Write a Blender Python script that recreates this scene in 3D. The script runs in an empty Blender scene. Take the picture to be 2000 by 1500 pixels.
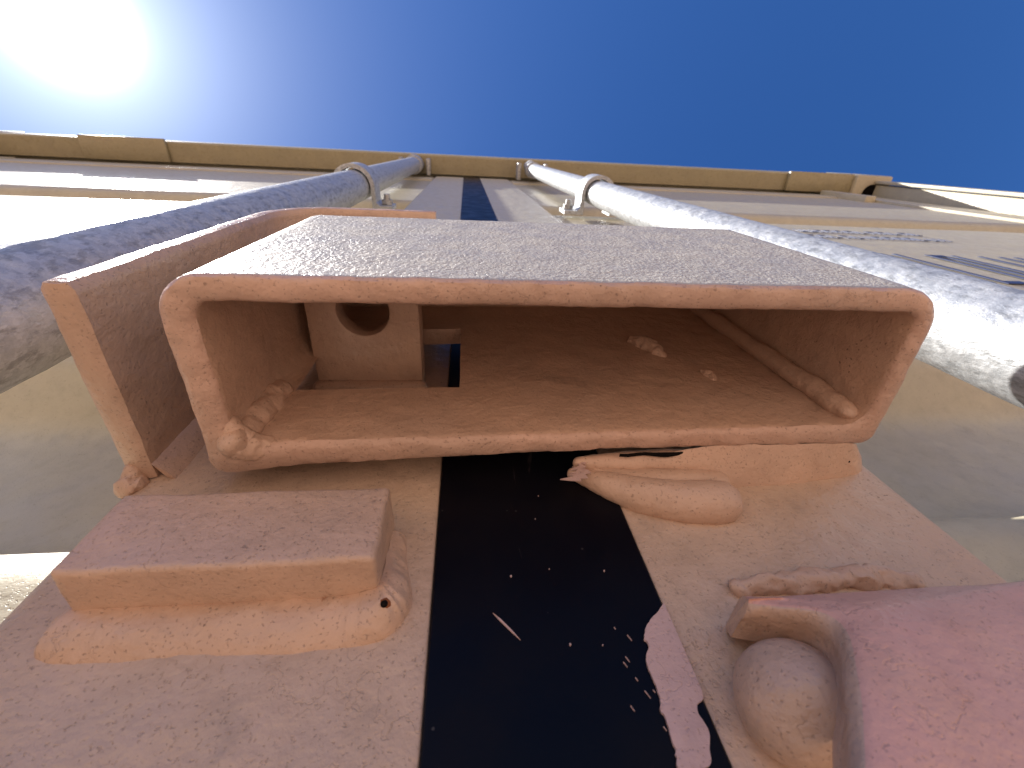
import bpy, bmesh, math, random
from mathutils import Vector, Matrix, noise
R = math.radians
random.seed(7)
scene = bpy.context.scene
COL = scene.collection

# ------------------------------------------------------------------ camera
cd = bpy.data.cameras.new('camera'); cam = bpy.data.objects.new('camera', cd); COL.objects.link(cam)
cr, cu, cf = Vector((.9946, -.0462, -.0925)), Vector((.0036, -.8784, .4779)), Vector((.1033, .4757, .8735))
m = Matrix.Identity(4)
for i in range(3):
    m[i][0], m[i][1], m[i][2] = cr[i], cu[i], -cf[i]
cam.matrix_world = m
cd.sensor_width = 36; cd.lens = 15.3; cd.clip_start = .004; cd.clip_end = 3000
cd.dof.use_dof = True; cd.dof.focus_distance = .125; cd.dof.aperture_fstop = 30
scene.camera = cam

# ------------------------------------------------------------------ light
SUN = Vector((-.668, -.156, 1.0)).normalized()
ELEV = math.asin(SUN.z); ROT = math.atan2(SUN.x, SUN.y)
w = bpy.data.worlds.new('World'); scene.world = w; w.use_nodes = True
nt = w.node_tree; bg = nt.nodes['Background']
sky = nt.nodes.new('ShaderNodeTexSky'); sky.sky_type = 'NISHITA'; sky.sun_disc = False
sky.sun_elevation = ELEV; sky.sun_rotation = ROT
sky.air_density = 1.0; sky.dust_density = .2; sky.ozone_density = 6.0
# bright aureole of the air round the sun
tc = nt.nodes.new('ShaderNodeTexCoord')
dt = nt.nodes.new('ShaderNodeVectorMath'); dt.operation = 'DOT_PRODUCT'; dt.inputs[1].default_value = SUN
nt.links.new(tc.outputs['Generated'], dt.inputs[0])
ac = nt.nodes.new('ShaderNodeMath'); ac.operation = 'ARCCOSINE'; nt.links.new(dt.outputs['Value'], ac.inputs[0])
def wm(op, a, b):
    n = nt.nodes.new('ShaderNodeMath'); n.operation = op
    for k, v in enumerate((a, b)):
        if hasattr(v, 'links'): nt.links.new(v, n.inputs[k])
        elif v is not None: n.inputs[k].default_value = v
    return n.outputs[0]
ang = ac.outputs[0]
def glow(sig, amp, p=1.0):
    q = wm('POWER', wm('DIVIDE', ang, sig), p)
    return wm('MULTIPLY', wm('EXPONENT', wm('MULTIPLY', q, -1.0), None), amp)
g = wm('ADD', wm('ADD', glow(.038, 120.0, 2.0), glow(.075, 8.5)), glow(.24, 1.5))
gc = nt.nodes.new('ShaderNodeMix'); gc.data_type = 'RGBA'; gc.blend_type = 'MULTIPLY'; gc.inputs[0].default_value = 1
gc.inputs[6].default_value = (.86, .98, 1.04, 1)
nt.links.new(g, gc.inputs[7])
ad = nt.nodes.new('ShaderNodeMix'); ad.data_type = 'RGBA'; ad.blend_type = 'ADD'; ad.inputs[0].default_value = 1
hs = nt.nodes.new('ShaderNodeHueSaturation'); hs.inputs['Hue'].default_value = .510; hs.inputs['Saturation'].default_value = 1.22; hs.inputs['Value'].default_value = .84
nt.links.new(sky.outputs[0], hs.inputs['Color']); nt.links.new(hs.outputs[0], ad.inputs[6]); nt.links.new(gc.outputs[2], ad.inputs[7])
nt.links.new(ad.outputs[2], bg.inputs[0])
bg.inputs[1].default_value = .082
ld = bpy.data.lights.new('sun', 'SUN'); ld.energy = 5.0; ld.angle = R(.5); ld.color = (1, .955, .88)
lo = bpy.data.objects.new('sun', ld); COL.objects.link(lo)
lo.rotation_euler = SUN.to_track_quat('Z', 'Y').to_euler(); lo.location = SUN * 20
scene.view_settings.view_transform = 'Standard'; scene.view_settings.look = 'None'
scene.view_settings.exposure = 1.12; scene.view_settings.gamma = 1
try: scene.view_settings.use_curve_mapping = False
except Exception: pass
scene.cycles.use_denoising = True
scene.cycles.max_bounces = 8; scene.cycles.diffuse_bounces = 5; scene.cycles.glossy_bounces = 3

# ------------------------------------------------------------------ materials
class NB:
    def __init__(s, name):
        s.m = bpy.data.materials.new(name); s.m.use_nodes = True; s.t = s.m.node_tree
        s.b = s.t.nodes['Principled BSDF']; s.tc = s.t.nodes.new('ShaderNodeTexCoord').outputs['Object']
    def link(s, a, b):
        if hasattr(a, 'links'): s.t.links.new(a, b)
        else: b.default_value = a
    def map(s, scale=(1, 1, 1), rot=(0, 0, 0), loc=(0, 0, 0)):
        n = s.t.nodes.new('ShaderNodeMapping'); s.t.links.new(s.tc, n.inputs[0])
        n.inputs['Scale'].default_value = scale; n.inputs['Rotation'].default_value = rot; n.inputs['Location'].default_value = loc
        return n.outputs[0]
    def noise(s, scale, detail=3, rough=.55, vec=None, dist=0):
        n = s.t.nodes.new('ShaderNodeTexNoise'); s.t.links.new(vec or s.tc, n.inputs['Vector'])
        n.inputs['Scale'].default_value = scale; n.inputs['Detail'].default_value = detail
        n.inputs['Roughness'].default_value = rough; n.inputs['Distortion'].default_value = dist
        return n.outputs['Fac']
    def vor(s, scale, feat='F1', vec=None, out='Distance', rnd=1):
        n = s.t.nodes.new('ShaderNodeTexVoronoi'); n.feature = feat; s.t.links.new(vec or s.tc, n.inputs['Vector'])
        n.inputs['Scale'].default_value = scale; n.inputs['Randomness'].default_value = rnd
        return n.outputs[out]
    def ramp(s, f, a, b, lo=0.0, hi=1.0):
        n = s.t.nodes.new('ShaderNodeMapRange'); n.interpolation_type = 'SMOOTHSTEP'
        s.link(f, n.inputs[0]); n.inputs[1].default_value = a; n.inputs[2].default_value = b
        n.inputs[3].default_value = lo; n.inputs[4].default_value = hi
        return n.outputs[0]
    def math(s, op, a, b=0.0):
        n = s.t.nodes.new('ShaderNodeMath'); n.operation = op; s.link(a, n.inputs[0]); s.link(b, n.inputs[1]); return n.outputs[0]
    def mix(s, f, a, b, blend='MIX'):
        n = s.t.nodes.new('ShaderNodeMix'); n.data_type = 'RGBA'; n.blend_type = blend
        s.link(f, n.inputs[0])
        for v, k in ((a, 6), (b, 7)):
            s.link(v if hasattr(v, 'links') else (*v, 1), n.inputs[k])
        return n.outputs[2]
    def bump(s, h, dist, strength=1.0, prev=None):
        n = s.t.nodes.new('ShaderNodeBump'); n.inputs['Distance'].default_value = dist; n.inputs['Strength'].default_value = strength
        s.link(h, n.inputs['Height'])
        if prev is not None: s.t.links.new(prev, n.inputs['Normal'])
        return n.outputs[0]
    def done(s, col, rough, nrm=None, metal=0.0, spec=.5):
        s.link(col if hasattr(col, 'links') else (*col, 1), s.b.inputs['Base Color'])
        s.link(rough, s.b.inputs['Roughness']); s.link(metal, s.b.inputs['Metallic'])
        s.b.inputs['Specular IOR Level'].default_value = spec
        if nrm is not None: s.t.links.new(nrm, s.b.inputs['Normal'])
        return s.m

def paint(name, base, tint, grain=700, gd=.00022, lump=110, ld=.0009, rough=.38, specks=.6, rust=.5, spec=.5, coat=.0, above=None):
    k = NB(name)
    c = k.mix(k.ramp(k.noise(22, 4), .35, .68), base, tint)
    c = k.mix(k.math('MULTIPLY', k.ramp(k.noise(160, 5, .65), .42, .75), .38), c, tuple(v * .70 for v in base))
    c = k.mix(k.math('MULTIPLY', k.ramp(k.noise(48, 5, .6, k.map(loc=(.4, .2, .1))), .52, .72), .35), c, tuple(min(1, v * 1.22) for v in base))
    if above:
        # lens flare wash put into the colour: pink below a ragged height, beige above
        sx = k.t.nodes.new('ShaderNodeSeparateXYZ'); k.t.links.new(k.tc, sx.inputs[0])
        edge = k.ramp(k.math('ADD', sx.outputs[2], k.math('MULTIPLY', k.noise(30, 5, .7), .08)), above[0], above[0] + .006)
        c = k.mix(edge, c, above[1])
    # warp the coordinates so that specks and cracks come out ragged
    wn = k.t.nodes.new('ShaderNodeTexNoise'); k.t.links.new(k.tc, wn.inputs['Vector']); wn.inputs['Scale'].default_value = 900
    wp = k.t.nodes.new('ShaderNodeVectorMath'); wp.operation = 'MULTIPLY_ADD'; k.t.links.new(wn.outputs['Color'], wp.inputs[0])
    wp.inputs[1].default_value = (.0011, .0011, .0011); k.t.links.new(k.tc, wp.inputs[2]); W = wp.outputs[0]
    gate = k.ramp(k.noise(38, 5, .65), .53, .70)
    sp = k.math('MULTIPLY', k.ramp(k.vor(640, vec=W), .12, .22, 1, 0), gate)
    sc = k.ramp(k.noise(240, 5, .7, k.map((1, 1, 3.0), (.3, .5, .4)), 1.6), .685, .72)
    sp = k.math('MAXIMUM', sp, k.math('MULTIPLY', sc, k.ramp(k.noise(40, 3, .5, k.map(loc=(.7, .1, .3))), .50, .62)))
    fine = k.math('MULTIPLY', k.ramp(k.noise(1500, 2), .60, .72), .45)
    sp = k.math('MAXIMUM', sp, fine)
    # curly hairline cracks and runs: contour lines of a noise, only in patches
    hn = k.noise(38, 5, .62, W)
    hair = k.math('MULTIPLY', k.ramp(k.math('ABSOLUTE', k.math('SUBTRACT', hn, .52)), .0, .0075, 1, 0), k.ramp(k.noise(26, 3, .5, k.map(loc=(.15, .9, .2))), .53, .60))
    c = k.mix(k.math('MULTIPLY', sp, specks), c, (.085, .055, .042))
    c = k.mix(k.math('MULTIPLY', hair, .16 * specks), c, (.10, .062, .05))
    dirt = k.math('MULTIPLY', k.ramp(k.noise(32, 6, .7, k.map(loc=(.3, .6, .8))), .60, .74), .55 * specks)
    c = k.mix(dirt, c, (.16, .125, .105))
    ru = k.math('MULTIPLY', k.ramp(k.noise(85, 6, .65), .69, .735), rust)
    c = k.mix(ru, c, (.26, .085, .028))
    n = k.bump(k.noise(lump, 5, .55), ld)
    n = k.bump(k.noise(1, 5, .6, k.map((90, 260, 330), (.2, .65, .1)), .5), .00012, 1, n)
    n = k.bump(k.noise(grain, 3, .55), gd, 1, n)
    n = k.bump(k.math('SUBTRACT', 1.0, k.math('MAXIMUM', sp, k.math('MULTIPLY', hair, .35))), .00022, .8, n)
    r = k.ramp(k.noise(90, 3), .3, .7, rough - .08, rough + .1)
    m_ = k.done(c, r, n, 0, spec)
    if coat: k.b.inputs['Coat Weight'].default_value = coat; k.b.inputs['Coat Roughness'].default_value = .22
    return m_

M = {}
PINK = (.57, .375, .265); PINK2 = (.51, .345, .255)  # tan pushed to pink: the lens flare wash is mixed into the base
M['tan'] = paint('tan_paint', PINK, PINK2, lump=70, ld=.0016)
M['stile'] = paint('door_frame_flare_paint', (.56, .395, .285), (.51, .37, .275), lump=60, ld=.0018, above=(1.28, (.50, .455, .345)))  # flare pink only on the lower part, beige higher up
M['tan_rim'] = paint('tan_paint_brushed', (.58, .375, .28), (.51, .34, .255), 700, .00020, 85, .0016, .42, .9, .8)
M['tan_grain_lit'] = paint('tan_paint_orange_peel_lit', (.51, .465, .39), (.48, .44, .375), 900, .00060, 260, .0007, .42, .3, .1, .5)  # outer box walls: greyer copy of the tan, sunlit look put into the colour
M['tan_weld'] = paint('tan_paint_on_weld', (.59, .39, .28), (.54, .365, .27), 800, .00016, 75, .0014, .40, .8, .6)
M['flare_pink'] = paint('flare_tinted_paint', (.66, .345, .27), (.61, .355, .275), 700, .0002, 60, .0008, .42, .5, .3)  # base reddened: lens flare over the keeper is put into this colour
M['beige'] = paint('beige_paint', (.50, .45, .325), (.47, .42, .31), 900, .00008, 25, .0010, .44, .3, .1, .4, .0)
M['header'] = paint('beige_paint_shaded', (.36, .31, .185), (.33, .285, .175), 900, .00006, 25, .0010, .32, .35, .2, .5)  # shaded copy of the beige, darker olive for the header underside
M['smear'] = paint('paint_overspray', (.56, .38, .34), (.53, .37, .33), 900, .00010, 70, .0008, .45, .3, .0)

def galv(name, col, dark, rough, speck):
    k = NB(name)
    cell = k.vor(420, 'F1', None, 'Color')
    sep = k.t.nodes.new('ShaderNodeSeparateColor'); k.t.links.new(cell, sep.inputs[0])
    v = k.math('ADD', k.math('MULTIPLY', sep.outputs[0], .22), k.math('MULTIPLY', k.noise(240, 6, .72), 1.0))
    c = k.mix(k.ramp(v, .25, .95), dark, col)
    c = k.mix(k.math('MULTIPLY', k.ramp(k.noise(260, 5, .7, k.map((1, 1, .45))), .50, .62), speck), c, (.10, .10, .10))
    n = k.bump(k.noise(420, 5, .65, k.map((1, 1, .6))), .00045)
    n = k.bump(k.noise(60, 3), .0005, 1, n)
    return k.done(c, k.ramp(k.noise(120, 3), .3, .7, rough - .08, rough + .12), n, .4)
M['galv'] = galv('galvanised_steel', (.60, .615, .63), (.37, .39, .41), .46, .4)
M['galv_dark'] = galv('weathered_galvanised_steel', (.60, .60, .58), (.38, .38, .37), .5, .8)

k = NB('black_rubber')
c = k.mix(k.ramp(k.noise(30, 3), .4, .7), (.003, .003, .006), (.005, .004, .006))
dots = k.math('MULTIPLY', k.ramp(k.vor(260), .05, .085, 1, 0), k.ramp(k.noise(90, 2), .54, .60))
scr = k.math('MULTIPLY', k.ramp(k.noise(120, 5, .7, k.map((1, 1, .12), (0, .9, 0)), .6), .68, .72), .25)
c = k.mix(k.math('MULTIPLY', dots, .10), c, (.40, .36, .34)); c = k.mix(scr, c, (.12, .10, .10))
M['rubber'] = k.done(c, k.ramp(k.noise(60, 3), .3, .7, .30, .42), k.bump(k.noise(300, 3), .00004), 0, .12)
M['black'] = NB('black_gap').done((.006, .005, .005), .8, None, 0, .1)
M['rust'] = NB('rust').done((.23, .07, .02), .8)
k = NB('marking_ink'); M['ink'] = k.done(k.mix(k.ramp(k.noise(60, 3), .4, .7), (.02, .03, .10), (.03, .05, .14)), .5)
k = NB('red_dirt')
c = k.mix(k.ramp(k.noise(.6, 5), .35, .65), (.385, .275, .21), (.32, .225, .168))
c = k.mix(k.math('MULTIPLY', k.ramp(k.noise(30, 6), .45, .7), .5), c, (.26, .17, .11))
M['dirt'] = k.done(c, .95, k.bump(k.noise(14, 6), .03), 0, .2)

# ------------------------------------------------------------------ helpers
def children_tag(o, label, cat, group=None, kind=None):
    if label: o['label'] = label
    if cat: o['category'] = cat
    if group: o['group'] = group
    if kind: o['kind'] = kind
    return o
tag = children_tag
def thing(name, label, cat, loc, group=None):
    o = bpy.data.objects.new(name, None); COL.objects.link(o); o.location = loc; o.empty_display_size = .01
    return tag(o, label, cat, group)
WL = {}
def wloc(o):
    v = Vector((0, 0, 0))
    while o is not None: v = v + o.location; o = o.parent
    return v
def obj(name, bm, mats, parent=None, origin=None, smooth=40):
    """link bm (given in world metres) as one mesh object"""
    org = Vector(origin) if origin is not None else (wloc(parent) if parent is not None else Vector((0, 0, 0)))
    bmesh.ops.translate(bm, verts=bm.verts, vec=-org)
    bmesh.ops.recalc_face_normals(bm, faces=bm.faces)
    me = bpy.data.meshes.new(name); 
    if smooth:
        for f in bm.faces: f.smooth = True
        for e in bm.edges:
            if len(e.link_faces) == 2 and e.calc_face_angle(0) > R(smooth): e.smooth = False
    bm.to_mesh(me); bm.free()
    for mm in (mats if isinstance(mats, (list, tuple)) else [mats]): me.materials.append(mm)
    o = bpy.data.objects.new(name, me); COL.objects.link(o)
    if parent is not None:
        o.parent = parent; o.location = org - wloc(parent)
    else: o.location = org
    return o
def box(x0, x1, y0, y1, z0, z1, bev=0, seg=2, bm=None):
    b = bmesh.new()
    r = bmesh.ops.create_cube(b, size=1)
    for v in b.verts:
        v.co = Vector(((x0 + x1) / 2 + v.co.x * (x1 - x0), (y0 + y1) / 2 + v.co.y * (y1 - y0), (z0 + z1) / 2 + v.co.z * (z1 - z0)))
    if bev: bmesh.ops.bevel(b, geom=list(b.edges), offset=bev, segments=seg, profile=.5, affect='EDGES')
    if bm is not None: join(bm, b); return bm
    return b
def join(a, b):
    me = bpy.data.meshes.new('tmp'); b.to_mesh(me); b.free(); a.from_mesh(me); bpy.data.meshes.remove(me)
def cyl(cx, cy, z0, z1, r, seg=48, r2=None, bev=0):
    b = bmesh.new()
    bmesh.ops.create_cone(b, cap_ends=True, segments=seg, radius1=r, radius2=r2 if r2 is not None else r, depth=z1 - z0,
                          matrix=Matrix.Translation((cx, cy, (z0 + z1) / 2)))
    if bev:
        es = [e for e in b.edges if len(e.link_faces) == 2 and e.calc_face_angle(0) > R(50)]
        bmesh.ops.bevel(b, geom=es, offset=bev, segments=2, affect='EDGES')
    return b
def nz(v, s, amp, seed=0):
    p = v * s + Vector((seed * 3.7, seed * 1.3, seed * 2.1))
    return noise.noise_vector(p) * amp
def rough_bm(bm, s, amp, seed=0):
    for v in bm.verts: v.co += nz(v.co, s, amp, seed)
def dense(bm, length, times=6):
    for _ in range(times):
        es = [e for e in bm.edges if e.calc_length() > length]
        if not es: break
        bmesh.ops.subdivide_edges(bm, edges=es, cuts=1, use_grid_fill=True)
def catmull(P, n):
    out = []
    Q = [P[0]] + P + [P[-1]]
    for i in range(len(P) - 1):
        a, b, c, d = (Vector(q) for q in Q[i:i + 4])
        for j in range(n):
            t = j / n
            out.append(.5 * ((2 * b) + (c - a) * t + (2 * a - 5 * b + 4 * c - d) * t * t + (3 * b - a - 3 * c + d) * t ** 3))
    out.append(Vector(P[-1])); return out
def blob(path, n=16, seg=40, amp=.0004, s=160, seed=0, bm=None, squash=1.0):
    """rounded bead along (x,y,z,r) points, lumpy like weld metal under paint"""
    P = [tuple(p) for p in path]
    Q = catmull([Vector(p) for p in P], n)
    pts = [(Vector(q[:3]), max(q[3], .0003)) for q in Q]
    d0 = (pts[1][0] - pts[0][0]).normalized(); d1 = (pts[-1][0] - pts[-2][0]).normalized()
    caps0 = [(pts[0][0] - d0 * pts[0][1] * math.sin(a), pts[0][1] * math.cos(a)) for a in (R(84), R(65), R(45), R(22))]
    caps1 = [(pts[-1][0] + d1 * pts[-1][1] * math.sin(a), pts[-1][1] * math.cos(a)) for a in (R(22), R(45), R(65), R(84))]
    pts = caps0 + pts + caps1
    b = bm or bmesh.new(); rings = []
    for i, (p, r) in enumerate(pts):
        t = (pts[min(i + 1, len(pts) - 1)][0] - pts[max(i - 1, 0)][0]).normalized()
        u = t.cross(Vector((0, 1, 0)));
        if u.length < .1: u = t.cross(Vector((1, 0, 0)))
        u.normalize(); v = t.cross(u).normalized()
        ring = []
        for k in range(seg):
            a = 2 * math.pi * k / seg
            co = p + (u * math.cos(a) + v * math.sin(a) * squash) * r
            ring.append(b.verts.new(co + nz(co, s, amp, seed) + nz(co, s * 2.7, amp * .45, seed) + nz(co, 700, .00012, seed)))
        rings.append(ring)
    for i in range(len(rings) - 1):
        for k in range(seg):
            b.faces.new((rings[i][k], rings[i][(k + 1) % seg], rings[i + 1][(k + 1) % seg], rings[i + 1][k]))
    b.faces.new(rings[0]); b.faces.new(rings[-1][::-1])
    return b
def fillet(A, B, C, n=14, m=12, amp=.0005, sc=150, seed=0, bulge=1.0):
    """weld fillet: A = contact points on one face, B = on the other, C = control points that set how full it is"""
    a, b_, c = (catmull([Vector(p) for p in q], n) for q in (A, B, C))
    bm = bmesh.new(); rows = []
    for i in range(len(a)):
        row = []
        wig = noise.noise(Vector((a[i].x * 210 + seed, a[i].y * 210, a[i].z * 210))) * .0009
        rip = math.sin(i * 1.05 + 1.5 * math.sin(i * .37 + seed)) * amp * .35
        bb = b_[i] + (b_[i] - c[i]).normalized() * wig
        for j in range(m + 1):
            t = j / m
            co = a[i] * (1 - t) ** 2 + c[i] * 2 * t * (1 - t) + bb * t * t
            out = (c[i] - (a[i] + bb) * .5).normalized()
            k = math.sin(math.pi * t)
            row.append(bm.verts.new(co + out * rip * k + nz(co, sc, amp * (k + .15), seed) + nz(co, sc * 3.3, amp * .35, seed)))
        rows.append(row)
    for i in range(len(rows) - 1):
        for j in range(m): bm.faces.new((rows[i][j], rows[i][j + 1], rows[i + 1][j + 1], rows[i + 1][j]))
    back = [bm.verts.new((a[i] + b_[i]) * .5 - (c[i] - (a[i] + b_[i]) * .5).normalized() * .0006) for i in range(len(a))]
    for i in range(len(rows) - 1):
        bm.faces.new((back[i], rows[i][0], rows[i + 1][0], back[i + 1])); bm.faces.new((rows[i][m], back[i], back[i + 1], rows[i + 1][m]))
    bm.faces.new([back[0]] + rows[0][::-1]); bm.faces.new([back[-1]] + rows[-1])
    return bm
def prism(poly, axis, a0, a1, bm=None):
    """polygon extruded along an axis; poly gives the two other coordinates in order"""
    b = bm or bmesh.new()
    def P(u, v, t): return {'x': (t, u, v), 'y': (u, t, v), 'z': (u, v, t)}[axis]
    A = [b.verts.new(P(u, v, a0)) for u, v in poly]; B = [b.verts.new(P(u, v, a1)) for u, v in poly]
    n = len(poly)
    b.faces.new(A); b.faces.new(B[::-1])
    for i in range(n): b.faces.new((A[i], A[(i + 1) % n], B[(i + 1) % n], B[i]))
    return b
def arc(cx, cy, r, a0, a1, n):
    return [(cx + r * math.cos(R(a0 + (a1 - a0) * i / n)), cy + r * math.sin(R(a0 + (a1 - a0) * i / n))) for i in range(n + 1)]

# ------------------------------------------------------------------ ground and sky
GZ = -1.10
bm = bmesh.new(); bmesh.ops.create_grid(bm, x_segments=8, y_segments=8, size=600, matrix=Matrix.Translation((0, 0, GZ)))
tag(obj('ground', bm, M['dirt'], smooth=0), 'bare reddish dirt yard below the shipping container', None, kind='structure')

# ------------------------------------------------------------------ container frame
XL, XR, HZ = -1.32, 1.30, 1.40
ct = thing('shipping_container', 'beige shipping container frame with overhanging header rail and right corner post', 'shipping container', (.1, .1, GZ))
hd = prism([(.0255, HZ + .004), (.0295, HZ), (.0752, HZ), (.0772, HZ + .02), (.14, HZ + .02), (.14, HZ + .12), (.0255, HZ + .12)], 'x', XL + .10, XR - .10)
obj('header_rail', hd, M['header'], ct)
for s in (0, 1):
    if s: x0, x1 = XR - .10, XR + .02
    else: x0, x1 = XL - .02, XL + .10
    cc = obj('corner_casting', box(x0, x1, .022, .19, HZ - .025, HZ + .125, .006), M['beige'], ct)
    sl = prism(arc((x0 + x1) / 2, .075, .028, 180, 360, 10) + arc((x0 + x1) / 2, .115, .028, 0, 180, 10), 'z', HZ - .0265, HZ - .0245)
    obj('slot', sl, M['black'], cc)
    # post: an outer channel with a lip at its front edge
    if s: post = box(XR - .033, XR + .02, .047, .16, GZ + .05, HZ - .026, .004)
    else: post = box(XL - .02, XL + .033, .047, .16, GZ + .05, HZ - .026, .004)
    cp = obj('corner_post', post, M['beige'], ct)
    lp = box(XR - .040, XR + .02, .036, .0445, GZ + .05, HZ - .026, .002) if s else box(XL - .02, XL + .040, .036, .0445, GZ + .05, HZ - .026, .002)
    obj('lip', lp, M['beige'], cp)
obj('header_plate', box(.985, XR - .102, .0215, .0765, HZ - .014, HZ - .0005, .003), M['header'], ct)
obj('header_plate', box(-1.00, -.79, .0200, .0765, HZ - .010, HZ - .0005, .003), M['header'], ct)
obj('roof', box(XL, XR, .142, 6.0, HZ + .08, HZ + .11), M['beige'], ct)
obj('side_wall', box(XL, XL + .04, .162, 6.0, GZ + .1, HZ + .078), M['beige'], ct)
obj('side_wall', box(XR - .04, XR, .162, 6.0, GZ + .1, HZ + .078), M['beige'], ct)
obj('end_wall', box(XL, XR, 6.002, 6.05, GZ + .1, HZ + .11), M['beige'], ct)
obj('door_sill', box(XL + .036, XR - .036, .03, .16, GZ + .01, GZ + .14, .006), M['beige'], ct)
obj('floor', box(XL + .042, XR - .042, .17, 5.99, GZ + .05, GZ + .12), M['beige'], ct)

# ------------------------------------------------------------------ doors
YF = .079; YP = .085; PITCH = .61; DZ0, DZ1 = GZ + .16, HZ - .03
def panel_profile():
    pts = []
    z = .078 - 2 * PITCH
    corners = [(YP, DZ0)]
    for kk in range(-1, 3):
        b = .078 + kk * PITCH
        corners += [(YP, b), (YP + .030, b + .024), (YP + .030, b + .088), (YP, b + .112)]
    corners = [c for c in corners if DZ0 <= c[1] <= DZ1] + [(YP, DZ1)]
    out = [corners[0]]
    for i in range(1, len(corners) - 1):
        p, q, r_ = (Vector(c) for c in corners[i - 1:i + 2])
        d = .011
        a = q + (p - q).normalized() * d; b = q + (r_ - q).normalized() * d
        for j in range(7):
            t = j / 6; out.append(tuple((a * (1 - t) ** 2 + q * 2 * t * (1 - t) + b * t * t)))
    out.append(corners[-1]); return out
PROF = panel_profile()
def panel(x0, x1):
    b = bmesh.new(); n = 40; rows = []
    for j, (y, z) in enumerate(PROF):
        row = []
        for i in range(n + 1):
            x = x0 + (x1 - x0) * i / n
            dy = noise.noise(Vector((x * 5, z * 5, 2))) * .0009
            row.append(b.verts.new((x, y + dy, z)))
        rows.append(row)
    for j in range(len(rows) - 1):
        for i in range(n): b.faces.new((rows[j][i], rows[j][i + 1], rows[j + 1][i + 1], rows[j + 1][i]))
    # back sheet so that the leaf has thickness
    ge = bmesh.ops.extrude_face_region(b, geom=list(b.faces))
    for v in [q for q in ge['geom'] if isinstance(q, bmesh.types.BMVert)]: v.co.y += .004
    return b
def stile(x0, x1, edge=.006):
    # folded sheet: rounded on the panel side, cut square at the gasket
    lr, rr_ = (edge, .0006) if x1 < .02 else (.0006, edge)
    pr = [(x0, YF + .048), (x0, YF + lr)] + arc(x0 + lr, YF + lr, lr, 180, 270, 6)[1:] + arc(x1 - rr_, YF + rr_, rr_, 270, 360, 6) + [(x1, YF + .048)]
    return prism(pr, 'z', DZ0, DZ1)
XLg, XRg = -.0070, .0388
dl = thing('container_door', 'left container door, beige corrugated leaf behind the bent guard plate and bar stub', 'container door', (-.5, .1, DZ0))
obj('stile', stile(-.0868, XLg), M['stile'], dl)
obj('stile', stile(-1.235, -1.15), M['beige'], dl)
obj('panel', panel(-1.151, -.0865), M['beige'], dl)
obj('rail', box(-1.149, -.0875, YF + .002, YF + .050, DZ1 - .085, DZ1 - .001, .006), M['beige'], dl)
dr = thing('container_door', 'right container door, beige corrugated leaf with dark markings and black centre gasket', 'container door', (.6, .1, DZ0))
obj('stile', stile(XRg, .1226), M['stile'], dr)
obj('stile', stile(1.12, 1.235), M['beige'], dr)
obj('panel', panel(.1222, 1.121), M['beige'], dr)
obj('rail', box(.1234, 1.119, YF + .002, YF + .050, DZ1 - .085, DZ1 - .001, .006), M['beige'], dr)
# gasket: a rubber flap that fills the gap between the leaves
gk = box(XLg - .0, XRg + .0, YF - .0006, YF + .03, DZ0, DZ1 + .02, .0004, 1)
ga = obj('gasket', gk, M['rubber'], dr)
top_seal = obj('gasket', box(-1.2, 1.2, YF + .004, YF + .03, DZ1 + .001, HZ - .002), M['rubber'], dr)
# hinge block of the right leaf, next to the post
obj('hinge', box(1.085, 1.117, .0690, .0990, 1.19, 1.366, .003), M['beige'], dr)
# print on the right leaf: rows of tall dark characters, worn past reading
def stroke(b, x0, x1, z0, z1):
    box(x0, x1, YP - .0012, YP - .0006, z0, z1, 0, 1, b)
mk = bmesh.new(); rr = random.Random(3)
for (xa, xb, za, zb) in ((.40, .66, .335, .455), (.44, .66, .555, .575), (.47, .66, .600, .62)):
    x = xa
    while x < xb:
        wd = rr.uniform(.022, .032) if zb - za > .05 else rr.uniform(.008, .013); t = .0055 if zb - za > .05 else .0022
        pick = rr.random(); zt = za + (zb - za)
        stroke(mk, x, x + t, za, zt)
        if pick > .25: stroke(mk, x + wd - t, x + wd, za, zt)
        if pick > .55: stroke(mk, x + t, x + wd - t, zt - t * 1.6, zt)
        if pick < .4: stroke(mk, x + t, x + wd - t, za, za + t * 1.6)
        x += wd * 1.45
obj('marking', mk, M['ink'], dr, smooth=0)['label'] = 'rows of dark blue characters too foreshortened to read'

# paint smear over the gasket edge
SC = [(.0388, .0520), (.0378, .0511), (.0366, .0500), (.0352, .0491), (.0336, .0476), (.0327, .0462), (.0325, .0450), (.0326, .0438), (.0316, .0424), (.0311, .0410), (.0312, .0392), (.0314, .0374),
      (.0313, .0356), (.0310, .0338), (.0311, .0320), (.0309, .0300), (.0309, .0280), (.0306, .0262), (.0350, .0262), (.0361, .0282), (.0371, .0302), (.0369, .0318), (.0366, .0329), (.0371, .0341), (.0384, .0348), (.0388, .0362)]
SM = []
for q in catmull([Vector((u, v, 0)) for u, v in SC], 5):
    jag = noise.noise(Vector((q.x * 2600, q.y * 2600, 4)))
    SM.append((q.x + (.00022 * jag if q.x < .0345 else 0) - (.0004 if jag > .38 and q.x < .034 else 0), q.y))
obj('paint_smear', prism(SM, 'y', YF - .0011, YF - .0004), M['smear'], ga)
fl = bmesh.new(); rr = random.Random(5)
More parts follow.
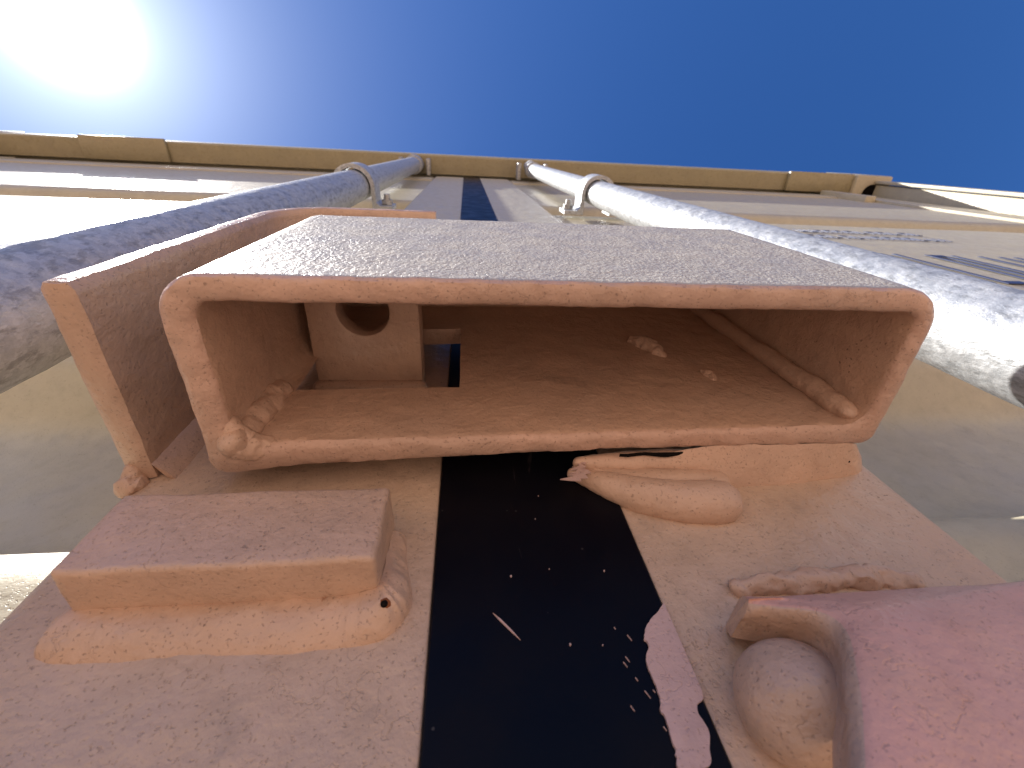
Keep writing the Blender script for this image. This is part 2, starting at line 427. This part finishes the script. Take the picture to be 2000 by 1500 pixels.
for (cx, cz, L, a) in ((.0315, .0915, .0034, 200), (.0318, .0895, .0042, 188), (.0310, .0880, .0038, 176), (.0300, .0868, .0052, 183), (.0312, .0905, .0030, 215), (.0322, .0925, .0030, 60), (.0320, .0885, .0026, 160), (.0326, .0900, .0040, 150), (.0318, .0878, .0050, 195), (.0322, .0912, .0034, 120), (.0330, .0895, .0036, 205)):
    c_, s_ = math.cos(R(a)), math.sin(R(a)); wdt = L * .22
    poly = [(cx - s_ * wdt, cz + c_ * wdt), (cx + c_ * L * .5 - s_ * wdt * .6, cz + s_ * L * .5 + c_ * wdt * .6), (cx + c_ * L, cz + s_ * L), (cx + c_ * L * .45 + s_ * wdt * .5, cz + s_ * L * .45 - c_ * wdt * .5), (cx + s_ * wdt, cz - c_ * wdt)]
    poly = [(u - .0016, v - .0036) for u, v in poly]
    y0 = .0735 - rr.random() * .0012
    prism(poly, 'y', y0, y0 + .0003, fl)
rr = random.Random(8)
fk = obj('torn_paint', fl, M['smear'], ga, smooth=0)
sc_ = bmesh.new()
prism([(.0048, .0521), (.0062, .0508), (.0082, .0484), (.0095, .0466), (.0080, .0482), (.0060, .0505)], 'y', YF - .0009, YF - .0005, sc_)
for (x, z) in ((.0243, .0447), (.0184, .0452), (.0173, .0613), (.0290, .0602), (.0163, .0756), (.0182, .0834), (.0090, .0600)):
    r_ = rr.uniform(.00008, .00020)
    prism([(x + r_ * math.cos(t), z + r_ * 1.2 * math.sin(t)) for t in (0, 1.05, 2.1, 3.14, 4.2, 5.24)], 'y', YF - .0009, YF - .0005, sc_)
for _ in range(9):
    x, z = rr.uniform(.026, .0312), rr.uniform(.030, .048); L = rr.uniform(.0003, .0016); w_ = .00004
    prism([(x, z), (x + w_ * 2, z), (x + L * .5 + w_, z - L), (x + L * .5, z - L)], 'y', YF - .0009, YF - .0005, sc_)
obj('scratch', sc_, M['smear'], ga, smooth=0)

# ------------------------------------------------------------------ lock rods
def strap(cx, cy, z, parent, rr0, h=.036):
    r0, r1, yb = rr0 + .0022, rr0 + .0072, YF - .001
    out = [(cx - .046, yb), (cx - .046, yb - .005), (cx - r1 - .004, yb - .005), (cx - r1, yb - .009)] + arc(cx, cy, r1, 180, 360, 24) + [(cx + r1, yb - .009), (cx + r1 + .004, yb - .005), (cx + .046, yb - .005), (cx + .046, yb)]
    inn = [(cx + r0, yb)] + [(p[0], p[1]) for p in arc(cx, cy, r0, 360, 180, 24)] + [(cx - r0, yb)]
    b = prism(out + inn, 'z', z - h / 2, z + h / 2)
    st = obj('bracket', b, M['galv'], parent)
    for s in (-1, 1):
        bb = bmesh.new()
        bmesh.ops.create_cone(bb, cap_ends=True, segments=6, radius1=.0075, radius2=.0072, depth=.006, matrix=Matrix.Translation((cx + s * .0375, yb - .0085, z)) @ Matrix.Rotation(R(90), 4, 'X'))
        bb2 = bmesh.new()
        bmesh.ops.create_cone(bb2, cap_ends=True, segments=20, radius1=.0042, radius2=.0038, depth=.007, matrix=Matrix.Translation((cx + s * .0375, yb - .0145, z)) @ Matrix.Rotation(R(90), 4, 'X'))
        join(bb, bb2); obj('bolt', bb, M['galv_dark'], st)
    return st
def rod(cx, cy, r, label, ztop, zs_):
    t = thing('lock_rod', label, 'lock rod', (cx, cy, DZ0), 'galvanised lock rods of the container doors')
    b = bmesh.new(); seg = 56; prof = []
    z = DZ0
    while z < ztop:
        prof.append((z, r)); z += .25 if z < -.1 or z > .5 else .004
    prof.append((ztop, r))
    rings = []
    for (z, rr_) in prof:
        ring = []
        for i in range(seg):
            a = 2 * math.pi * i / seg; co = Vector((cx + rr_ * math.cos(a), cy + rr_ * math.sin(a), z))
            ring.append(b.verts.new(co + nz(co, 130, .00018)))
        rings.append(ring)
    for i in range(len(rings) - 1):
        for q in range(seg): b.faces.new((rings[i][q], rings[i][(q + 1) % seg], rings[i + 1][(q + 1) % seg], rings[i + 1][q]))
    b.faces.new(rings[0]); b.faces.new(rings[-1])
    obj('bar', b, M['galv'], t)
    obj('collar', cyl(cx, cy, ztop - .045, ztop - .012, r + .004, 40, None, .002), M['galv'], t)
    # cam head at the top, hooking into its keeper under the header
    cm = prism([(cx - r - .006, cy - r * .7), (cx - r * .3, cy - r - .008), (cx + r * .9, cy - r * .9), (cx + r + .006, cy + .004), (cx + r * .6, cy + r), (cx - r * .8, cy + r)], 'z', ztop - .010, ztop + .022)
    bmesh.ops.bevel(cm, geom=list(cm.edges), offset=.003, segments=2, affect='EDGES')
    obj('cam', cm, M['galv'], t)
    for s in (-1, 1):
        obj('keeper', box(cx + s * .037 - .005, cx + s * .037 + .005, cy - .016, YF - .002, ztop - .02, ztop + .020, .002), M['galv_dark'], t)
    strap(cx, cy, zs_, t, r); strap(cx, cy, -.62, t, r)
    return t
rod(-.1406, .0512, .0190, 'galvanised lock rod on the left, in shade beside the bent guard plate', 1.372, .63)
rod(.1830, .0503, .0166, 'sunlit galvanised lock rod to the right of the lock box', 1.345, .66)

# ------------------------------------------------------------------ lock box
LB = (.0257, .05, .09)
lb = thing('lock_box', 'tan painted steel lock box with its rectangular bottom opening facing down', 'lock box', LB)
X0, X1, Y0 = -.0625, .1138, .0246
def yb_out(x): t = (x - X0) / (X1 - X0); return .0734 - .0040 * min(1, t * 1.8)
def yb_in(x): t = (x - X0) / (X1 - X0); return .0657 - .0030 * t
XI0, XI1, YI0 = -.0556, .1090, .0302
CUTX = -.0022
def loop(x0, x1, y0, ybf, rf, rb, nx, ny, na):
    P = []
    # front left -> front right (x up), right side, back (x down), left side
    xs = lambda a, b, n: [a + (b - a) * i / n for i in range(n)]
    for x in xs(x0 + rf, x1 - rf, nx): P.append((x, y0))
    P += arc(x1 - rf, y0 + rf, rf, -90, 0, na)[:-1]
    yb1 = ybf(x1)
    for y in xs(y0 + rf, yb1 - rb, ny): P.append((x1, y))
    P += arc(x1 - rb, yb1 - rb, rb, 0, 90, na)[:-1]
    n1 = int(nx * .66)
    for x in xs(x1 - rb, CUTX, n1): P.append((x, ybf(x)))
    for x in xs(CUTX, x0 + rb, nx - n1): P.append((x, ybf(x)))
    yb0 = ybf(x0)
    P += [(u, v) for u, v in arc(x0 + rb, yb0 - rb, rb, 90, 180, na)[:-1]]
    for y in xs(yb0 - rb, y0 + rf, ny): P.append((x0, y))
    P += arc(x0 + rf, y0 + rf, rf, 180, 270, na)[:-1]
    return P
NX, NY, NA = 110, 28, 9
LO = loop(X0, X1, Y0, yb_out, .0100, .0035, NX, NY, NA)
LI = loop(XI0, XI1, YI0, yb_in, .0042, .0055, NX, NY, NA)
NP = len(LO); N1 = int(NX * .66)
iback = NX + NA + NY + NA + N1          # index of the point at CUTX on the back wall
ileft = iback + (NX - N1)               # start of the back left corner
ZR, ZT = .090, .1765
zs = [ZR + .0013]; 
while zs[-1] < .117 - .0012: zs.append(zs[-1] + .0016)
zs.append(.117)
while zs[-1] < .165 - .002: zs.append(zs[-1] + .0024)
zs.append(.165)
while zs[-1] < ZT - .004: zs.append(zs[-1] + .0024)
kc0, kc1 = zs.index(.117), zs.index(.165)
bm = bmesh.new()
def dsp(co, a=1.0):
    v = Vector(co); return v + nz(v, 90, .00022 * a, 1) + nz(v, 330, .00014 * a, 2) + nz(v, 900, .00006 * a, 3)
def rimamp(z): return 1.0 if z < .094 else .45
def zt_(z, y): return z + max(0, (z - .165) / (ZT - .165)) * .026 * max(0, min(1, (y - Y0) / .046))
O = [[bm.verts.new(dsp((x, y, zt_(z, y)), rimamp(z))) for (x, y) in LO] for z in zs]
I = [[bm.verts.new(dsp((x, y, zt_(z, y)), rimamp(z) * 1.2)) for (x, y) in LI] for z in zs]
rim = []
for t, dz in ((.10, .0004), (.28, .00005), (.5, 0), (.72, .00005), (.90, .0005)):
    ring = []
    for i in range(NP):
        x = LO[i][0] + (LI[i][0] - LO[i][0]) * t; y = LO[i][1] + (LI[i][1] - LO[i][1]) * t
        z = ZR + dz
        # ragged weld drip at the back left corner
        z -= .0016 * math.exp(-((x + .055) ** 2 + (y - .071) ** 2) / .00006)
        # unfinished torch cut on the front lip
        z += .0003 * noise.noise(Vector((x * 260, y * 260, 5)))
        ring.append(bm.verts.new(dsp((x, y, z), 1.3)))
    rim.append(ring)
def quad(a, b, c, d, mi):
    f = bm.faces.new((a, b, c, d)); f.material_index = mi; return f
hole = lambda k, i: kc0 <= k < kc1 and iback <= i < ileft
for k in range(len(zs) - 1):
    for i in range(NP):
        j = (i + 1) % NP
        if hole(k, i): continue
        quad(O[k][i], O[k][j], O[k + 1][j], O[k + 1][i], 1)
        quad(I[k][j], I[k][i], I[k + 1][i], I[k + 1][j], 2)
chain = [O[0]] + rim + [I[0]]
for r_ in range(len(chain) - 1):
    for i in range(NP):
        j = (i + 1) % NP; quad(chain[r_][i], chain[r_ + 1][i], chain[r_ + 1][j], chain[r_][j], 0)
for i in range(iback, ileft):
    quad(O[kc0][i], O[kc0][i + 1], I[kc0][i + 1], I[kc0][i], 0)
    quad(O[kc1][i], O[kc1][i + 1], I[kc1][i + 1], I[kc1][i], 0)
for k in range(kc0, kc1):
    quad(O[k][iback], O[k + 1][iback], I[k + 1][iback], I[k][iback], 0)
    quad(O[k][ileft], O[k + 1][ileft], I[k + 1][ileft], I[k][ileft], 0)
# rounded closed top
prev = O[-1]
cx_, cy_ = (X0 + X1) / 2, (Y0 + .072) / 2
for (ins, z) in ((.0004, ZT - .0018), (.0018, ZT - .0005), (.004, ZT)):
    ring = []
    for (x, y) in LO:
        ring.append(bm.verts.new((max(X0 + ins, min(X1 - ins, x)), max(Y0 + ins, min(.0732 - ins, y)), z + zt_(ZT, y) - ZT)))
    for i in range(NP): quad(prev[i], prev[(i + 1) % NP], ring[(i + 1) % NP], ring[i], 1)
    prev = ring
f = bm.faces.new(prev); f.material_index = 1
f = bm.faces.new(I[-1]); f.material_index = 2
obj('body', bm, [M['tan_rim'], M['tan_grain_lit'], M['tan']], lb)
# weld metal
b = blob([(-.0550, .0648, .0905, .0038), (-.0548, .0652, .098, .0034), (-.0548, .0656, .107, .0042), (-.0545, .0658, .1165, .0036)], seed=1, amp=.0008, s=200)
obj('inner_weld', b, M['tan_weld'], lb)
b = blob([(-.0490, .0672, .0922, .0026), (-.0535, .0664, .0916, .0040), (-.0562, .0620, .0925, .0028)], seed=4, amp=.0008, s=220)
obj('inner_weld', b, M['tan_weld'], lb)
b = blob([(.1066, .0608, .0950, .0026), (.1062, .0606, .103, .0031), (.1058, .0605, .12, .0030), (.1056, .0604, .15, .0029), (.1056, .0604, .185, .0029)], seed=2, amp=.0006, s=120)
obj('inner_weld', b, M['tan'], lb)
b = blob([(.0640, .0630, .150, .0024), (.0680, .0632, .145, .0036), (.0700, .0634, .138, .0020)], seed=3, amp=.0008, s=240)
obj('weld_drip', b, M['tan_weld'], lb)
b = blob([(.0790, .0634, .1240, .0010), (.0800, .0636, .122, .0018), (.0803, .0636, .119, .0010)], seed=6, amp=.0005, s=300)
obj('weld_drip', b, M['tan_weld'], lb)
for (x, y, z) in ((.1085, .0742, .0893), (.0430, .0655, .0925)):
    ph = bmesh.new(); bmesh.ops.create_icosphere(ph, subdivisions=2, radius=.00045, matrix=Matrix.Translation((x, y, z)))
    obj('pinhole', ph, M['black'], lb)
# bead joining the box to the right leaf, with the fat tongue over the gasket
A_ = [(.0560, .0700, .0900), (.0660, .0686, .0903), (.0760, .0684, .0902), (.0880, .0684, .0902), (.1000, .0684, .0903), (.1090, .0690, .0908), (.1128, .0712, .0935), (.1136, .0722, .0990)]
B_ = [(.0560, .0794, .0830), (.0660, .0794, .0838), (.0760, .0794, .0850), (.0880, .0794, .0856), (.1000, .0794, .0870), (.1120, .0794, .0888), (.1180, .0794, .0925), (.1205, .0794, .0995)]
C_ = [(.0560, .0755, .0872), (.0660, .0752, .0880), (.0760, .0752, .0886), (.0880, .0754, .0888), (.1000, .0752, .0893), (.1100, .0750, .0902), (.1148, .0758, .0935), (.1160, .0760, .0992)]
b = fillet(A_, B_, C_, 16, 12, .0007, 110, 8)
obj('weld_bead', b, M['tan_weld'], lb)
b = blob([(.0300, .0735, .0905, .0016), (.0360, .0740, .0908, .0026), (.0460, .0742, .0908, .0034), (.0560, .0742, .0906, .0037), (.0650, .0740, .0904, .0036)], seed=9, amp=.0003, s=120)
obj('weld_bead', b, M['tan_weld'], lb)
b = blob([(.0320, .0762, .0895, .0018), (.0400, .0768, .0868, .0034), (.0500, .0772, .0850, .0044), (.0600, .0772, .0846, .0044), (.0670, .0772, .0850, .0036)], seed=21, amp=.0002, s=120)
obj('weld_bead', b, M['tan_weld'], lb)
ck = prism([(.0402, 0.0892), (.0425, 0.0889), (.0450, 0.0893), (.0475, 0.0895), (.0495, 0.0891), (.0515, 0.0887), (.0535, 0.0886), (.0552, 0.0889), (.0580, 0.0895), (.0555, 0.0894), (.0535, 0.0894), (.0515, 0.0894), (.0495, 0.0894), (.0475, 0.0897), (.0450, 0.0895), (.0425, 0.0891)], 'y', .0697, .0707)
obj('crack', ck, M['black'], lb, smooth=0)
b = blob([(.0285, .0762, .0895, .0016), (.0345, .0764, .0860, .0030), (.0430, .0768, .0815, .0046), (.0520, .0770, .0788, .0054), (.0605, .0770, .0778, .0058), (.0640, .0770, .0778, .0056)], seed=10, amp=.0002, s=90)
tg = obj('weld_bead', b, M['tan_weld'], lb)
tg['label'] = 'fat rounded tongue of weld lapping over the black gasket'

# ------------------------------------------------------------------ padlock lug (left leaf, reaching through the back cutout)
lx0, lx1, ly0, ly1, lz0, lz1 = -.0522, -.0155, .0335, .0800, .1400, .1490
hx, hy, hr = -.0338, .0492, .0083
N = 48
out = []
def rr_pt(a):
    dx, dy = math.cos(a), math.sin(a)
    t = 1e9
    if dx > 1e-9: t = min(t, (lx1 - hx) / dx)
    if dx < -1e-9: t = min(t, (lx0 - hx) / dx)
    if dy > 1e-9: t = min(t, (ly1 - hy) / dy)
    if dy < -1e-9: t = min(t, (ly0 - hy) / dy)
    return hx + dx * t, hy + dy * t
angs = sorted([2 * math.pi * i / N for i in range(N)] + [math.atan2(y - hy, x - hx) % (2 * math.pi) for x in (lx0, lx1) for y in (ly0, ly1)])
bm = bmesh.new(); rings = []
for (z, grow, gh) in ((lz0 + .0014, 0, 0), (lz0 + .0004, .0004, .0003), (lz0, .0014, .0010), (lz1, .0014, .001), (lz1 - .0014, 0, 0)):
    ro, ri = [], []
    for a in angs:
        x, y = rr_pt(a)
        x = min(max(x, lx0 + grow), lx1 - grow); y = min(max(y, ly0 + grow), ly1)
        ro.append(bm.verts.new(dsp((x, y, z), .7))); ri.append(bm.verts.new((hx + (hr + gh) * math.cos(a), hy + (hr + gh) * math.sin(a), z)))
    rings.append((ro, ri))
n = len(angs)
for q in range(len(rings) - 1):
    if q == 2: pass
    for i in range(n):
        j = (i + 1) % n
        bm.faces.new((rings[q][0][i], rings[q][0][j], rings[q + 1][0][j], rings[q + 1][0][i])) if q != 2 else None
        bm.faces.new((rings[q][1][i], rings[q + 1][1][i], rings[q + 1][1][j], rings[q][1][j])) if q != 2 else None
for i in range(n):
    j = (i + 1) % n
    for q in (2, 3): bm.faces.new((rings[q][0][i], rings[q][0][j], rings[q][1][j], rings[q][1][i]))
    bm.faces.new((rings[0][0][i], rings[0][0][j], rings[4][0][j], rings[4][0][i]))
    bm.faces.new((rings[0][1][i], rings[0][1][j], rings[4][1][j], rings[4][1][i]))
lug = thing('padlock_lug', 'thick tan steel lug with a round padlock hole inside the lock box', 'padlock lug', (-.034, .079, .144))
obj('plate', bm, M['tan'], lug)
obj('weld_bead', blob([(-.0510, .0770, .1395, .0026), (-.034, .0772, .1388, .0030), (-.0165, .0770, .1395, .0026)], seed=12), M['tan_weld'], lug)

# ------------------------------------------------------------------ bent guard plate left of the lock box
gp = thing('guard_plate', 'bent flat steel guard plate curving round left side and top of the lock box', 'guard plate', (-.083, .079, .095))
th = .0064; cxl = []
path = [(-.0860, .0952)] + [(-.0860, .0952 + (.198 - .0952) * i / 60) for i in range(1, 61)]
path += [(-.0860 + .0275 - .0275 * math.cos(R(90 * i / 14)), .198 + .0275 * math.sin(R(90 * i / 14))) for i in range(1, 15)]
path += [(-.0585 + (-.0145 + .0585) * i / 26, .2255) for i in range(1, 27)]
def nrm2(i):
    a = Vector(path[max(0, i - 1)]); b = Vector(path[min(len(path) - 1, i + 1)]); d = (b - a).normalized(); return Vector((d.y, -d.x))
bm = bmesh.new(); rows = []
NYg = 34
ysec = [(.0280 + (.0785 - .0280) * i / NYg) for i in range(NYg + 1)]
for i, p in enumerate(path):
    nn = nrm2(i); p0 = Vector(p); p1 = p0 + nn * th
    sec = []
    bev = .0011
    for y in ysec:
        e = bev * max(0, 1 - (y - .028) / .0014)
        sec.append((p0.x + nn.x * e, y, p0.y + nn.y * e))
    for y in reversed(ysec):
        e = bev * max(0, 1 - (y - .028) / .0014)
        sec.append((p1.x - nn.x * e, y, p1.y - nn.y * e))
    sec.append(((p0.x + p1.x) / 2 + 0, .0277, (p0.y + p1.y) / 2))
    rows.append([bm.verts.new(dsp(s, 1.1 if i < 3 else .8)) for s in sec])
L = len(rows[0])
for i in range(len(rows) - 1):
    for q in range(L): bm.faces.new((rows[i][q], rows[i][(q + 1) % L], rows[i + 1][(q + 1) % L], rows[i + 1][q]))
# bottom cap with rounded edge and grid across the thickness
def cap(row, dz_sign, mid):
    h = NYg + 1
    A = row[:h]; B = list(reversed(row[h:2 * h]))
    mids = []
    for a, b_ in zip(A, B):
        mids.append([bm.verts.new(dsp(a.co.lerp(b_.co, t) + Vector(mid) * s, .8)) for t, s in ((.16, .8), (.38, 1), (.62, 1), (.84, .8))])
    for i in range(h - 1):
        ca = [A[i]] + mids[i] + [B[i]]; cb = [A[i + 1]] + mids[i + 1] + [B[i + 1]]
        for t in range(5): bm.faces.new((ca[t], ca[t + 1], cb[t + 1], cb[t]))
    bm.faces.new([row[2 * h], A[0]] + mids[0] + [B[0]])
cap(rows[0], -1, (0, 0, -.0007)); cap(rows[-1], 1, (.0004, 0, 0))
obj('plate', bm, M['tan'], gp)
b = blob([(-.0842, .0760, .0948, .0022), (-.0840, .0780, .0938, .0030), (-.0838, .0790, .0925, .0036)], seed=14, amp=.0008, s=260)
obj('weld_bead', b, M['tan_weld'], gp)
b = fillet([(-.0797, .0745, .0950), (-.0797, .0740, .12), (-.0797, .0745, .16), (-.0797, .0742, .195)], [(-.0745, .0793, .0945), (-.0750, .0793, .12), (-.0748, .0793, .16), (-.0750, .0793, .195)],
           [(-.0785, .0780, .0950), (-.0786, .0780, .12), (-.0785, .0780, .16), (-.0786, .0780, .195)], 22, 8, .0005, 200, 15)
obj('weld_bead', b, M['tan_weld'], gp)

# ------------------------------------------------------------------ bar stub welded to the left leaf
st = thing('stop_block', 'rectangular tan steel block welded to left door under the lock box', 'stop block', (-.043, .079, .0555))
bm = box(-.0703, -.0166, .0660, .0795, .0555, .0748, .0011, 3); dense(bm, .0024); rough_bm(bm, 110, .00030, 3); rough_bm(bm, 420, .00009, 5)
obj('bar', bm, M['tan'], st)
A_ = [(-.0704, .0772, .0590), (-.0697, .0757, .0560), (-.0600, .0755, .0557), (-.0480, .0760, .0557), (-.0350, .0757, .0557), (-.0240, .0755, .0557), (-.0180, .0742, .0557), (-.0166, .0740, .0580), (-.0166, .0752, .0640), (-.0166, .0765, .0720)]
B_ = [(-.0732, .0795, .0570), (-.0722, .0795, .0490), (-.0600, .0795, .0474), (-.0480, .0795, .0478), (-.0350, .0795, .0470), (-.0240, .0795, .0473), (-.0150, .0795, .0488), (-.0110, .0795, .0545), (-.0122, .0795, .0630), (-.0140, .0795, .0725)]
C_ = [(-.0735, .0770, .0570), (-.0722, .0755, .0500), (-.0600, .0750, .0498), (-.0480, .0754, .0500), (-.0350, .0750, .0496), (-.0240, .0746, .0494), (-.0150, .0725, .0500), (-.0116, .0725, .0545), (-.0128, .0760, .0630), (-.0144, .0780, .0725)]
b = fillet(A_, B_, C_, 14, 12, .0005, 150, 16)
wb = obj('weld_bead', b, M['tan_weld'], st)
b = bmesh.new(); bmesh.ops.create_icosphere(b, subdivisions=2, radius=.0012, matrix=Matrix.Translation((-.0152, .0746, .0528))); rough_bm(b, 600, .0003, 2)
obj('rust_spot', b, M['rust'], st)
b = bmesh.new(); bmesh.ops.create_icosphere(b, subdivisions=2, radius=.0007, matrix=Matrix.Translation((-.0151, .0739, .0522)))
obj('pinhole', b, M['black'], st)

# ------------------------------------------------------------------ handle keeper lower right with the round pin inside it
kp = thing('handle_keeper', 'thick steel keeper, coloured pink for lens flare, with an arched notch on the right door', 'handle keeper', (.07, .079, .03))
YK = .0600
KE = [(0.0476, 0.0665, 0.0431), (0.0485, 0.0655, 0.0423), (0.0501, 0.0645, 0.0413), (0.0519, 0.0632, 0.04), (0.0537, 0.062, 0.0387), (0.0549, 0.061, 0.0372), (0.0552, 0.0602, 0.0352), (0.0543, 0.0594, 0.0328), (0.0525, 0.059, 0.0301), (0.0505, 0.0588, 0.0272), (0.0483, 0.0586, 0.0242), (0.046, 0.0584, 0.0213), (0.0426, 0.0582, 0.0173)]
KF = [(0.0481, 0.0667, 0.0442), (0.0511, 0.066, 0.0439), (0.0566, 0.0652, 0.0434), (0.065, 0.064, 0.0426), (0.0752, 0.0628, 0.0418), (0.0874, 0.0616, 0.041), (0.0996, 0.0605, 0.0403), (0.0975, 0.059, 0.0341), (0.0912, 0.0586, 0.0294), (0.0852, 0.0584, 0.0255), (0.0799, 0.0582, 0.0221), (0.0745, 0.058, 0.0186), (0.0671, 0.058, 0.0136)]
def keeper():
    b = bmesh.new(); E_ = catmull([Vector(p) for p in KE], 7); F_ = catmull([Vector(p) for p in KF], 7); rows = []
    for i in range(len(E_)):
        e, f_ = E_[i], F_[i]; d = (f_ - e); L = d.length; d.normalize(); row = []
        deep = 1.0
        for (a, y) in ((.0006, .0100), (.0002, .0042), (-.0004, .0032), (-.0004, .0018), (-.0001, .0007), (.0004, .0001), (.0014, -.0003), (.0030, -.0004)):
            row.append(e + d * min(a, L * .5) + Vector((0, y * (deep if y > 0 else 1) * (1 if y > 0 else deep), 0)))
        for q in range(1, 15):
            t = q / 14; s0 = min(.0030, L * .5); co = e + d * (s0 + (L - s0) * t) + Vector((0, -.0008 * deep * (1 - t), 0)); row.append(co)
        # roll over the outer edge back to the door
        o = d.copy()
        for (a, y) in ((.0012, .0005), (.0024, .0018), (.0030, .0038)): row.append(f_ + o * a + Vector((0, y, 0)))
        last = f_ + o * .0034; row.append(Vector((last.x, YF + .0006, last.z)))
        rows.append([b.verts.new(dsp(c_, .5)) for c_ in row])
    for i in range(len(rows) - 1):
        for q in range(len(rows[0]) - 1):
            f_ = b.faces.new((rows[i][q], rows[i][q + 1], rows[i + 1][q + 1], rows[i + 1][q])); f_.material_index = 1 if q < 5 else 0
    f_ = b.faces.new(rows[0]); f_.material_index = 1
    return b
obj('cover', keeper(), [M['flare_pink'], M['tan']], kp, smooth=70)
b = blob([(.0560, .0786, .0545, .0018), (.0640, .0787, .0548, .0028), (.0740, .0786, .0552, .0024), (.0830, .0785, .0556, .0030), (.0890, .0785, .0552, .0026), (.0960, .0787, .0530, .0020)], seed=20, amp=.0012, s=190)
obj('weld_bead', b, M['tan_weld'], kp)
pin = bmesh.new(); bmesh.ops.create_uvsphere(pin, u_segments=48, v_segments=32, radius=.0087, matrix=Matrix.Translation((0.0506, .0735, 0.0314)))
rough_bm(pin, 120, .0004, 4)
po = obj('pin_head', pin, M['tan'], origin=(.0515, .079, .0335))
tag(po, 'rounded painted pin head showing in the notch of the keeper', 'pin')
